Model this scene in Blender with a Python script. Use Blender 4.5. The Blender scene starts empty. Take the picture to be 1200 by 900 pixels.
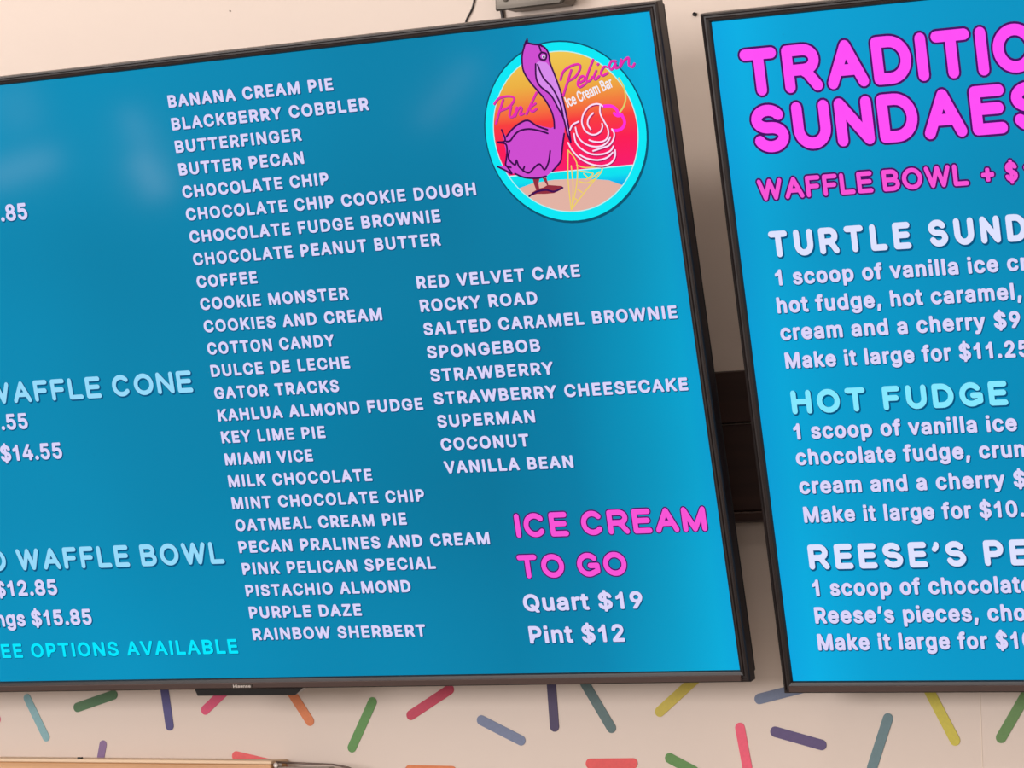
import bpy, math, random
from mathutils import Matrix, Vector
from mathutils.geometry import tessellate_polygon
random.seed(4)
SC = bpy.context.scene
COL = SC.collection

def lin(c):
    return tuple((v/255/12.92) if v/255 <= .04045 else ((v/255+.055)/1.055)**2.4 for v in c)+(1,)

# ---------------------------------------------------------------- camera
cd = bpy.data.cameras.new('camera'); cam = bpy.data.objects.new('camera', cd); COL.objects.link(cam)
cd.sensor_fit = 'HORIZONTAL'; cd.sensor_width = 36.0; cd.lens = 36.0*4200/1200
cd.clip_start = .05; cd.clip_end = 60
RW = ((0.8771183, -0.0523436, -0.4774134), (0.4795009, 0.0390484, 0.8766722), (-0.0272459, -0.9978654, 0.0593488))
cam.matrix_world = Matrix((
    (RW[0][0], -RW[0][1], -RW[0][2], 1.56556),
    (RW[1][0], -RW[1][1], -RW[1][2], -3.46230),
    (RW[2][0], -RW[2][1], -RW[2][2], 1.80303),
    (0, 0, 0, 1)))
SC.camera = cam

# ---------------------------------------------------------------- world, lights, exposure
w = bpy.data.worlds.new('room_light'); SC.world = w; w.use_nodes = True
bg = w.node_tree.nodes['Background']; bg.inputs[0].default_value = (1.0, .92, .86, 1); bg.inputs[1].default_value = .53
def area(name, loc, target, sx, sy, power, col):
    l = bpy.data.lights.new(name, 'AREA'); l.shape = 'RECTANGLE'; l.size = sx; l.size_y = sy
    l.energy = power; l.color = col
    o = bpy.data.objects.new(name, l); COL.objects.link(o); o.location = loc
    o.rotation_euler = (Vector(target)-Vector(loc)).to_track_quat('-Z', 'Y').to_euler()
    return o
area('ceiling_light', (-1.5, -1.25, 2.98), (-1.3, 0, 2.2), 1.5, .22, 7, (1, .95, .92))
area('ceiling_light', (.5, -1.25, 2.98), (.3, 0, 2.2), 1.5, .22, 7.5, (1, .90, .82))
area('left_fill_light', (-2.2, -4.6, 2.25), (-.9, 0, 1.7), 2.4, 1.1, 120, (1, .96, .95))  # unseen fill added behind the camera to lift the lower wall, no known window
area('right_fill_light', (1.8, -4.6, 2.2), (0, 0, 1.6), 1.6, 1.0, 24, (1, .90, .83))  # weaker, warmer fill added from the right, likewise no known window
# small unseen lights added to put faint reflections on the upper left of the screen
o = area('reflection_light', (-2.878, -3.395, 1.255), (-0.633, -0.260, 2.322), 0.022, 0.090, 0.20, (1, .95, .92)); o.rotation_euler.rotate_axis('Z', math.radians(12))
o = area('reflection_light', (-2.862, -3.369, 1.153), (-0.625, -0.247, 2.271), 0.040, 0.100, 0.50, (1, .95, .92)); o.rotation_euler.rotate_axis('Z', math.radians(12))
o = area('reflection_light', (-3.151, -3.304, 1.220), (-0.797, -0.252, 2.291), 0.170, 0.050, 0.55, (1, .95, .92)); o.rotation_euler.rotate_axis('Z', math.radians(0))
o = area('reflection_light', (-3.134, -3.346, 1.350), (-0.786, -0.269, 2.358), 0.090, 0.100, 0.20, (1, .95, .92)); o.rotation_euler.rotate_axis('Z', math.radians(0))
o = area('reflection_light', (-2.193, -3.568, 1.200), (-0.244, -0.260, 2.324), 0.030, 0.170, 0.25, (1, .95, .92)); o.rotation_euler.rotate_axis('Z', math.radians(-55))
vs = SC.view_settings
vs.view_transform = 'Standard'; vs.look = 'None'; vs.gamma = 1; vs.use_curve_mapping = False; vs.exposure = 0

# ---------------------------------------------------------------- data: letter outlines (thousandths of the cap height)
GLYPH = {
'A':(943,[[[32,0],[396,1000],[543,1000],[910,0],[777,0],[564,595],[519,732],[456,940],[482,940],[418,729],[374,595],[167,0]],[[216,279],[216,391],[727,391],[727,279]]]),
'B':(897,[[[118,0],[118,1000],[474,1000],[569,991],[646,964],[706,923],[749,869],[774,805],[783,735],[777,677],[760,629],[734,591],[700,562],[619,524],[619,515],[667,506],[714,483],[756,447],[791,399],[814,340],[821,268],[813,196],[787,131],[742,77],[677,35],[592,9],[485,0]],[[245,112],[481,112],[581,123],[648,157],[686,207],[699,268],[692,317],[673,361],[642,399],[601,429],[549,447],[488,454],[245,454]],[[245,561],[468,561],[520,566],[566,582],[605,608],[635,642],[654,683],[660,732],[649,793],[614,843],[556,877],[472,888],[245,888]]]),
'C':(1003,[[[526,-13],[403,2],[295,49],[205,125],[137,227],[94,352],[79,499],[94,647],[137,773],[205,875],[295,951],[403,998],[526,1013],[599,1008],[669,991],[733,964],[790,926],[840,879],[880,822],[910,758],[930,685],[803,685],[788,733],[765,776],[702,842],[620,883],[526,896],[438,884],[361,850],[296,793],[246,715],[214,617],[203,499],[214,382],[246,284],[296,207],[361,150],[439,116],[526,104],[620,118],[702,158],[765,225],[803,315],[930,315],[911,243],[881,178],[840,122],[791,74],[734,37],[669,9],[600,-8]]]),
'D':(987,[[[430,0],[189,0],[189,112],[422,112],[534,124],[625,159],[695,216],[745,293],[775,389],[785,502],[775,614],[745,709],[696,785],[628,842],[541,876],[434,888],[183,888],[183,1000],[443,1000],[579,985],[693,940],[785,868],[852,769],[894,646],[907,502],[893,357],[852,233],[783,134],[689,60],[571,15]],[[245,1000],[245,0],[118,0],[118,1000]]]),
'E':(823,[[[118,0],[118,1000],[732,1000],[732,888],[245,888],[245,562],[699,562],[699,450],[245,450],[245,112],[738,112],[738,0]]]),
'F':(806,[[[118,0],[118,1000],[726,1000],[726,888],[245,888],[245,547],[681,547],[681,435],[245,435],[245,0]]]),
'G':(1023,[[[528,-13],[403,2],[294,49],[204,125],[136,227],[93,353],[79,499],[93,647],[136,773],[203,875],[293,951],[400,998],[521,1013],[597,1008],[669,990],[735,961],[793,922],[842,874],[883,818],[913,755],[932,685],[802,685],[761,773],[700,839],[620,882],[521,896],[436,884],[360,850],[295,793],[246,715],[214,617],[203,499],[214,382],[246,285],[296,207],[362,150],[440,116],[528,104],[608,113],[678,140],[735,183],[779,242],[806,314],[815,398],[854,391],[556,391],[556,503],[940,503],[940,393],[926,278],[886,179],[823,97],[740,37],[641,-1]]]),
'H':(1016,[[[118,0],[118,1000],[245,1000],[245,568],[771,568],[771,1000],[898,1000],[898,0],[771,0],[771,456],[245,456],[245,0]]]),
'I':(591,[[[61,0],[61,112],[232,112],[232,888],[61,888],[61,1000],[530,1000],[530,888],[359,888],[359,112],[530,112],[530,0]]]),
'K':(917,[[[205,286],[205,425],[273,513],[343,596],[416,677],[715,1000],[881,1000],[454,542],[448,543]],[[118,0],[118,1000],[245,1000],[245,657],[244,442],[245,380],[245,0]],[[732,0],[369,509],[448,608],[882,0]]]),
'L':(772,[[[118,0],[118,1000],[245,1000],[245,112],[710,112],[710,0]]]),
'M':(1235,[[[118,0],[118,1000],[298,1000],[545,368],[565,312],[588,241],[612,165],[632,96],[604,96],[625,162],[649,238],[672,311],[693,368],[936,1000],[1116,1000],[1116,0],[991,0],[991,572],[992,643],[993,725],[995,812],[997,899],[1008,899],[978,805],[947,713],[919,633],[896,572],[672,0],[562,0],[335,572],[313,631],[285,710],[254,801],[220,899],[234,899],[236,818],[238,731],[239,646],[240,572],[240,0]]]),
'N':(1029,[[[118,0],[118,1000],[268,1000],[674,359],[713,296],[762,210],[813,108],[796,105],[788,213],[785,309],[784,383],[784,1000],[911,1000],[911,0],[760,0],[397,570],[349,650],[291,749],[211,889],[234,892],[240,754],[244,645],[246,572],[246,0]]]),
'O':(1048,[[[525,-13],[403,2],[296,49],[206,125],[137,227],[94,352],[79,499],[94,647],[137,773],[206,875],[296,951],[403,998],[525,1013],[647,998],[754,951],[844,875],[912,773],[955,647],[969,499],[955,352],[912,227],[844,125],[754,49],[647,2]],[[525,104],[610,115],[687,149],[752,205],[803,283],[835,382],[846,499],[835,618],[803,717],[752,795],[687,851],[610,885],[525,896],[439,885],[362,850],[297,794],[246,716],[214,618],[203,499],[214,382],[246,284],[297,206],[362,150],[439,115]]]),
'P':(874,[[[118,0],[118,1000],[462,1000],[568,990],[653,958],[719,909],[766,845],[794,769],[803,683],[794,598],[766,522],[719,457],[653,407],[568,376],[462,365],[215,365],[215,477],[457,477],[528,483],[584,503],[626,535],[655,577],[672,627],[677,683],[672,740],[655,789],[626,831],[584,862],[527,882],[456,889],[245,889],[245,0]]]),
'Q':(1048,[[[482,313],[615,313],[726,166],[754,128],[921,-94],[788,-94],[679,52],[651,90]],[[525,-13],[403,2],[296,49],[206,125],[137,227],[94,352],[79,499],[94,647],[137,773],[206,875],[296,951],[403,998],[525,1013],[647,998],[754,951],[844,875],[912,773],[955,647],[969,499],[955,352],[912,227],[844,125],[754,49],[647,2]],[[525,104],[610,115],[687,149],[752,205],[803,283],[835,382],[846,499],[835,618],[803,717],[752,795],[687,851],[610,885],[525,896],[439,885],[362,850],[297,794],[246,716],[214,618],[203,499],[214,382],[246,284],[297,206],[362,150],[439,115]]]),
'R':(883,[[[118,0],[118,1000],[464,1000],[569,990],[655,960],[721,913],[767,851],[795,777],[805,692],[795,607],[767,534],[721,473],[654,427],[569,398],[464,389],[189,389],[189,501],[459,501],[530,507],[585,524],[627,553],[656,591],[673,637],[679,692],[673,748],[656,796],[627,835],[585,864],[529,882],[458,889],[245,889],[245,0]],[[694,0],[452,450],[595,450],[841,0]]]),
'S':(878,[[[440,-17],[338,-9],[251,18],[179,61],[126,118],[90,188],[75,268],[205,268],[217,216],[243,172],[280,139],[327,115],[381,101],[440,97],[504,102],[562,118],[610,145],[648,181],[671,224],[679,274],[673,317],[653,352],[622,379],[582,402],[481,437],[361,470],[251,512],[169,568],[119,641],[102,732],[113,811],[147,880],[201,936],[270,979],[353,1005],[446,1013],[540,1005],[621,978],[689,936],[741,882],[775,817],[788,743],[663,743],[642,810],[594,860],[526,891],[442,901],[382,896],[329,880],[285,855],[253,822],[233,783],[226,738],[234,692],[257,656],[292,627],[333,606],[417,577],[519,549],[612,518],[705,467],[744,432],[776,388],[796,336],[803,272],[792,195],[760,125],[707,66],[636,21],[546,-8]]]),
'T':(882,[[[62,888],[62,1000],[819,1000],[819,888],[505,888],[505,0],[379,0],[379,888]]]),
'U':(1017,[[[509,-16],[398,-5],[303,30],[225,85],[166,157],[130,243],[118,340],[118,1000],[244,1000],[244,350],[252,282],[277,222],[315,172],[368,134],[433,109],[509,101],[585,109],[650,134],[702,172],[740,222],[764,282],[772,350],[772,1000],[899,1000],[899,340],[887,243],[850,157],[792,85],[714,30],[619,-5]]]),
'V':(943,[[[401,0],[32,1000],[166,1000],[378,405],[423,270],[487,60],[461,60],[525,271],[569,405],[776,1000],[910,1000],[546,0]]]),
'W':(1349,[[[305,0],[32,1000],[162,1000],[321,385],[345,286],[367,184],[387,78],[372,78],[393,184],[415,286],[440,385],[602,1000],[746,1000],[907,385],[933,286],[956,184],[977,78],[960,78],[981,184],[1003,286],[1028,385],[1186,1000],[1316,1000],[1042,0],[895,0],[723,635],[691,769],[660,934],[687,934],[658,776],[625,635],[453,0]]]),
'Y':(928,[[[400,0],[400,409],[32,1000],[179,1000],[378,677],[437,574],[491,453],[440,453],[494,576],[551,677],[749,1000],[895,1000],[527,409],[527,0]]]),
'Z':(862,[[[82,0],[82,91],[538,757],[602,846],[670,935],[684,893],[561,889],[438,888],[79,888],[79,1000],[780,1000],[780,907],[332,253],[263,158],[191,65],[177,107],[299,111],[421,112],[785,112],[785,0]]]),
'a':(765,[[[314,-17],[247,-10],[186,10],[134,42],[94,88],[68,144],[60,212],[66,270],[85,316],[114,352],[152,380],[246,414],[350,432],[459,446],[521,462],[537,477],[542,501],[542,505],[537,547],[524,583],[502,612],[471,633],[432,646],[385,650],[335,646],[293,634],[231,591],[197,538],[81,572],[112,633],[154,680],[205,715],[261,738],[321,751],[381,756],[470,746],[562,708],[602,675],[634,630],[655,570],[662,494],[662,0],[544,0],[544,102],[536,102],[495,48],[423,2],[374,-12]],[[335,89],[397,96],[448,115],[488,145],[518,183],[536,226],[542,271],[542,373],[510,358],[455,346],[394,337],[345,330],[264,312],[230,296],[203,274],[186,244],[181,206],[185,171],[200,142],[224,119],[255,103]]]),
'c':(778,[[[407,-16],[312,-4],[230,32],[161,90],[110,167],[78,261],[67,368],[78,478],[110,572],[161,649],[230,707],[312,744],[407,756],[511,741],[600,700],[668,633],[711,544],[595,515],[571,568],[531,611],[476,639],[407,648],[340,639],[285,610],[243,565],[213,508],[195,441],[189,368],[195,297],[213,231],[243,174],[285,130],[340,101],[407,91],[477,101],[532,130],[573,174],[598,230],[713,201],[696,153],[671,110],[602,42],[512,-1]]]),
'd':(834,[[[384,-16],[296,-4],[219,32],[155,89],[107,166],[77,261],[67,371],[77,481],[108,575],[156,652],[220,709],[297,744],[385,756],[448,750],[497,733],[565,680],[602,628],[611,628],[611,1000],[731,1000],[731,0],[615,0],[615,115],[603,115],[564,61],[496,7],[446,-10]],[[402,92],[465,101],[517,128],[559,170],[589,226],[607,294],[613,372],[607,450],[589,517],[559,572],[518,613],[465,640],[402,648],[337,639],[284,612],[243,569],[213,513],[195,447],[189,372],[195,297],[213,229],[243,172],[285,129],[338,101]]]),
'e':(794,[[[417,-16],[316,-4],[230,32],[161,90],[109,167],[78,260],[67,367],[78,475],[109,569],[159,647],[226,706],[308,743],[403,756],[464,751],[522,735],[578,709],[628,670],[670,619],[702,554],[723,475],[730,381],[730,333],[147,333],[147,434],[664,434],[609,397],[603,467],[585,528],[556,578],[516,617],[465,641],[403,649],[341,641],[288,616],[245,578],[214,530],[195,474],[189,415],[189,349],[196,273],[217,209],[251,158],[297,121],[353,98],[417,91],[499,104],[561,143],[601,207],[717,179],[694,124],[659,77],[612,38],[555,9],[490,-10]]]),
'f':(499,[[[448,746],[448,643],[13,643],[13,746]],[[158,0],[158,848],[166,907],[188,955],[222,993],[266,1020],[316,1036],[368,1042],[437,1036],[477,1024],[447,921],[422,928],[383,932],[336,925],[303,904],[285,870],[279,823],[279,0]]]),
'g':(836,[[[407,-296],[330,-291],[263,-274],[207,-249],[162,-216],[126,-178],[99,-136],[199,-80],[239,-130],[303,-173],[349,-187],[407,-191],[489,-180],[555,-148],[598,-92],[612,-11],[612,134],[602,134],[563,82],[496,31],[446,15],[383,9],[298,20],[221,52],[157,105],[108,177],[77,268],[67,376],[77,484],[108,577],[157,652],[221,709],[298,744],[385,756],[448,750],[498,733],[566,680],[605,627],[615,627],[615,746],[732,746],[732,-17],[721,-106],[689,-177],[637,-230],[571,-267],[493,-289]],[[403,116],[466,124],[518,148],[559,186],[590,238],[608,302],[614,379],[608,454],[590,519],[560,573],[519,614],[466,640],[403,648],[338,639],[285,612],[243,570],[213,516],[195,451],[189,379],[195,305],[214,241],[244,188],[286,149],[339,124]]]),
'h':(806,[[[223,446],[223,0],[103,0],[103,1000],[223,1000],[223,565],[201,565],[243,653],[299,712],[368,745],[447,756],[518,748],[580,724],[631,685],[670,631],[694,560],[702,472],[702,0],[582,0],[582,462],[571,540],[537,598],[483,635],[413,647],[362,641],[316,624],[278,595],[248,556],[230,506]]]),
'i':(328,[[[103,0],[103,746],[223,746],[223,0]],[[164,870],[133,876],[106,894],[87,919],[81,950],[87,981],[106,1006],[133,1024],[164,1030],[197,1024],[224,1006],[242,981],[248,950],[242,919],[224,894],[197,876]]]),
'k':(748,[[[216,268],[216,416],[237,416],[559,746],[708,746],[362,392],[348,392]],[[103,0],[103,1000],[223,1000],[223,0]],[[578,0],[291,365],[376,450],[732,0]]]),
'l':(372,[[[274,-5],[198,6],[145,40],[114,93],[103,166],[103,1000],[223,1000],[223,194],[227,151],[236,122],[255,107],[287,102],[315,103],[334,107],[355,5],[318,-2]]]),
'm':(1199,[[[103,0],[103,746],[220,746],[221,581],[211,581],[231,635],[260,680],[297,715],[338,739],[384,754],[431,759],[506,747],[565,709],[607,652],[631,579],[614,579],[633,631],[663,674],[702,710],[748,737],[801,754],[858,759],[921,752],[977,731],[1025,695],[1063,646],[1087,581],[1095,501],[1095,0],[974,0],[974,499],[963,568],[929,615],[880,641],[823,650],[776,644],[736,629],[703,603],[679,570],[664,531],[659,486],[659,0],[539,0],[539,511],[529,567],[497,611],[450,640],[392,650],[350,645],[310,629],[275,604],[247,568],[229,523],[223,468],[223,0]]]),
'n':(805,[[[223,446],[223,0],[103,0],[103,746],[219,746],[220,565],[201,565],[243,653],[299,712],[368,745],[447,756],[518,748],[580,724],[631,685],[669,631],[694,560],[702,472],[702,0],[582,0],[582,462],[571,540],[537,598],[483,635],[413,647],[362,641],[316,624],[278,595],[248,556],[230,506]]]),
'o':(816,[[[407,-16],[312,-4],[230,32],[161,90],[110,167],[78,261],[67,368],[78,478],[110,572],[161,649],[230,707],[312,744],[407,756],[504,744],[587,707],[655,649],[706,572],[738,478],[749,368],[738,261],[706,167],[655,90],[587,32],[504,-4]],[[407,91],[476,101],[531,130],[574,174],[604,231],[622,297],[628,368],[622,441],[604,507],[574,565],[531,610],[476,639],[407,648],[340,639],[285,610],[243,565],[213,508],[195,441],[189,368],[195,297],[213,231],[243,174],[285,130],[340,101]]]),
'p':(834,[[[103,-281],[103,746],[220,746],[220,628],[232,628],[270,680],[337,733],[387,750],[450,756],[538,744],[615,709],[679,652],[727,575],[757,481],[767,371],[757,261],[727,166],[679,89],[616,32],[539,-4],[451,-16],[389,-10],[339,7],[271,61],[232,115],[223,115],[223,-281]],[[433,92],[497,101],[549,129],[591,172],[621,229],[639,297],[645,372],[639,447],[621,513],[591,569],[550,612],[497,639],[433,648],[369,640],[317,613],[276,572],[246,517],[228,450],[221,372],[228,294],[246,226],[276,170],[318,128],[370,101]]]),
'r':(509,[[[103,0],[103,746],[219,746],[219,631],[227,631],[255,682],[300,722],[355,748],[419,756],[451,756],[479,754],[479,634],[452,638],[407,640],[357,635],[313,618],[276,592],[247,557],[229,515],[223,466],[223,0]]]),
's':(717,[[[358,-16],[285,-10],[220,7],[166,35],[121,74],[89,125],[70,185],[185,209],[207,156],[244,118],[294,97],[356,89],[426,98],[481,122],[515,159],[527,202],[520,238],[499,267],[465,289],[417,305],[293,334],[205,365],[142,409],[104,467],[92,538],[101,599],[128,652],[170,695],[226,728],[293,749],[368,756],[439,750],[499,732],[548,704],[588,667],[617,622],[637,570],[527,545],[508,585],[477,620],[431,645],[368,654],[307,646],[257,623],[224,588],[213,545],[221,507],[244,478],[282,456],[338,438],[451,411],[540,381],[602,337],[639,280],[651,209],[642,147],[614,93],[570,47],[511,13],[439,-9]]]),
't':(447,[[[401,746],[401,643],[13,643],[13,746]],[[128,926],[248,926],[248,192],[253,150],[267,120],[294,104],[335,98],[364,100],[397,105],[419,3],[377,-5],[331,-8],[245,4],[181,42],[141,102],[128,183]]]),
'u':(806,[[[358,-10],[288,-2],[226,21],[175,60],[136,115],[111,186],[103,273],[103,746],[223,746],[223,283],[235,206],[269,147],[323,111],[393,99],[444,104],[490,122],[528,151],[557,190],[576,240],[582,300],[582,746],[702,746],[702,0],[586,0],[586,181],[604,181],[562,92],[505,33],[437,1]]]),
'v':(765,[[[319,0],[34,746],[166,746],[325,305],[367,171],[404,41],[362,41],[399,171],[440,305],[599,746],[730,746],[445,0]]]),
'y':(765,[[[93,-272],[121,-168],[140,-172],[204,-175],[231,-165],[256,-145],[278,-114],[296,-70],[319,-3],[34,746],[166,746],[325,305],[367,170],[404,41],[361,41],[398,171],[440,305],[600,746],[730,746],[401,-114],[347,-210],[313,-243],[274,-267],[230,-281],[180,-285],[127,-281]]]),
'0':(891,[[[446,-13],[342,2],[255,47],[186,122],[135,223],[104,349],[94,499],[104,649],[136,776],[187,878],[256,952],[343,998],[446,1013],[548,998],[635,952],[704,878],[755,776],[786,649],[797,499],[786,349],[755,223],[705,122],[636,47],[549,2]],[[446,97],[513,109],[570,145],[616,203],[649,283],[669,382],[676,499],[669,618],[649,717],[616,797],[570,855],[513,891],[446,903],[377,891],[320,855],[275,797],[242,717],[222,618],[215,499],[222,382],[242,283],[275,203],[320,145],[377,109]]]),
'1':(891,[[[150,0],[150,107],[768,107],[768,0]],[[542,1000],[542,0],[417,0],[417,881],[411,881],[169,703],[169,839],[390,1000]]]),
'2':(891,[[[126,0],[126,93],[460,450],[555,555],[611,642],[625,685],[630,730],[623,780],[605,823],[575,857],[537,883],[491,898],[440,903],[385,897],[339,880],[301,851],[273,813],[255,766],[250,711],[129,711],[139,796],[169,869],[218,930],[281,976],[357,1004],[442,1013],[527,1004],[601,976],[663,932],[710,875],[739,808],[749,732],[744,677],[729,624],[702,569],[660,508],[525,353],[300,119],[300,111],[765,111],[765,0]]]),
'4':(891,[[[78,207],[78,311],[485,1000],[611,1000],[213,326],[213,319],[812,319],[812,207]],[[554,0],[554,238],[554,287],[554,624],[674,624],[674,0]]]),
'5':(891,[[[435,-13],[350,-5],[275,22],[212,64],[163,118],[130,183],[117,256],[240,256],[250,213],[271,175],[302,143],[341,118],[385,103],[435,98],[492,105],[543,127],[585,160],[617,205],[638,258],[644,319],[637,380],[616,435],[583,480],[540,515],[488,537],[428,544],[329,528],[285,508],[252,483],[132,497],[189,1000],[720,1000],[720,889],[296,889],[263,593],[268,593],[305,619],[349,639],[399,651],[451,656],[517,649],[578,631],[632,601],[678,561],[716,511],[745,454],[763,390],[768,321],[758,229],[725,149],[674,81],[607,30],[526,-3]]]),
'8':(891,[[[445,-13],[350,-4],[266,22],[198,65],[146,121],[113,189],[102,266],[108,327],[128,384],[158,433],[199,474],[246,504],[300,520],[300,525],[234,554],[182,605],[149,672],[138,748],[148,820],[178,884],[225,938],[287,979],[361,1005],[445,1013],[528,1005],[602,979],[663,938],[710,884],[740,820],[750,748],[739,672],[706,605],[655,554],[591,525],[591,520],[643,504],[690,474],[730,433],[761,384],[781,327],[788,266],[777,189],[744,121],[692,65],[623,22],[540,-4]],[[445,97],[507,102],[560,118],[603,145],[635,180],[655,223],[662,272],[655,325],[634,371],[600,409],[556,438],[504,456],[445,462],[385,456],[333,438],[289,409],[255,371],[234,325],[227,272],[233,223],[253,180],[285,145],[329,118],[382,102]],[[445,569],[495,574],[539,590],[576,616],[604,650],[622,691],[628,738],[622,785],[605,826],[577,859],[541,884],[496,899],[445,904],[393,899],[349,884],[312,859],[284,826],[267,785],[261,738],[267,691],[284,650],[312,616],[349,590],[394,574]]]),
'9':(891,[[[444,1013],[532,1003],[610,971],[674,921],[723,854],[754,773],[764,682],[756,608],[733,530],[688,440],[619,331],[394,0],[256,0],[593,487],[604,487],[565,435],[505,397],[428,383],[343,392],[269,421],[209,467],[163,529],[134,604],[125,691],[135,780],[166,858],[216,922],[280,972],[357,1003]],[[444,905],[390,898],[342,877],[302,844],[272,801],[253,749],[246,691],[253,632],[272,581],[302,538],[342,506],[390,485],[444,479],[499,485],[548,505],[588,537],[618,580],[637,631],[644,689],[637,748],[618,800],[588,844],[548,877],[500,898]]]),
'$':(878,[[[397,-146],[397,1146],[481,1146],[481,-146]],[[440,-17],[338,-9],[251,18],[179,61],[126,118],[90,188],[75,268],[205,268],[217,216],[243,172],[280,139],[327,115],[381,101],[440,97],[504,102],[562,118],[610,145],[648,181],[671,224],[679,274],[673,317],[653,352],[622,379],[582,402],[481,437],[361,470],[251,512],[169,568],[119,641],[102,732],[113,811],[147,880],[201,936],[270,979],[353,1005],[446,1013],[540,1005],[621,978],[689,936],[741,882],[775,817],[788,743],[663,743],[642,810],[594,860],[526,891],[442,901],[382,896],[329,880],[285,855],[253,822],[233,783],[226,738],[234,692],[257,656],[292,627],[333,606],[417,577],[519,549],[612,518],[705,467],[744,432],[776,388],[796,336],[803,272],[792,195],[760,125],[707,66],[636,21],[546,-8]]]),
'.':(369,[[[187,-9],[153,-2],[124,17],[104,46],[97,81],[104,115],[124,144],[153,164],[187,170],[222,164],[251,144],[271,115],[277,81],[271,46],[251,17],[222,-2]]]),
',':(369,[[[74,-235],[133,140],[269,140],[166,-235]]]),
'+':(891,[[[389,67],[389,715],[501,715],[501,67]],[[121,338],[121,444],[768,444],[768,338]]]),
'’':(348,[[[101,626],[160,1000],[297,1000],[193,626]]]),
' ':(369,[])}
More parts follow.
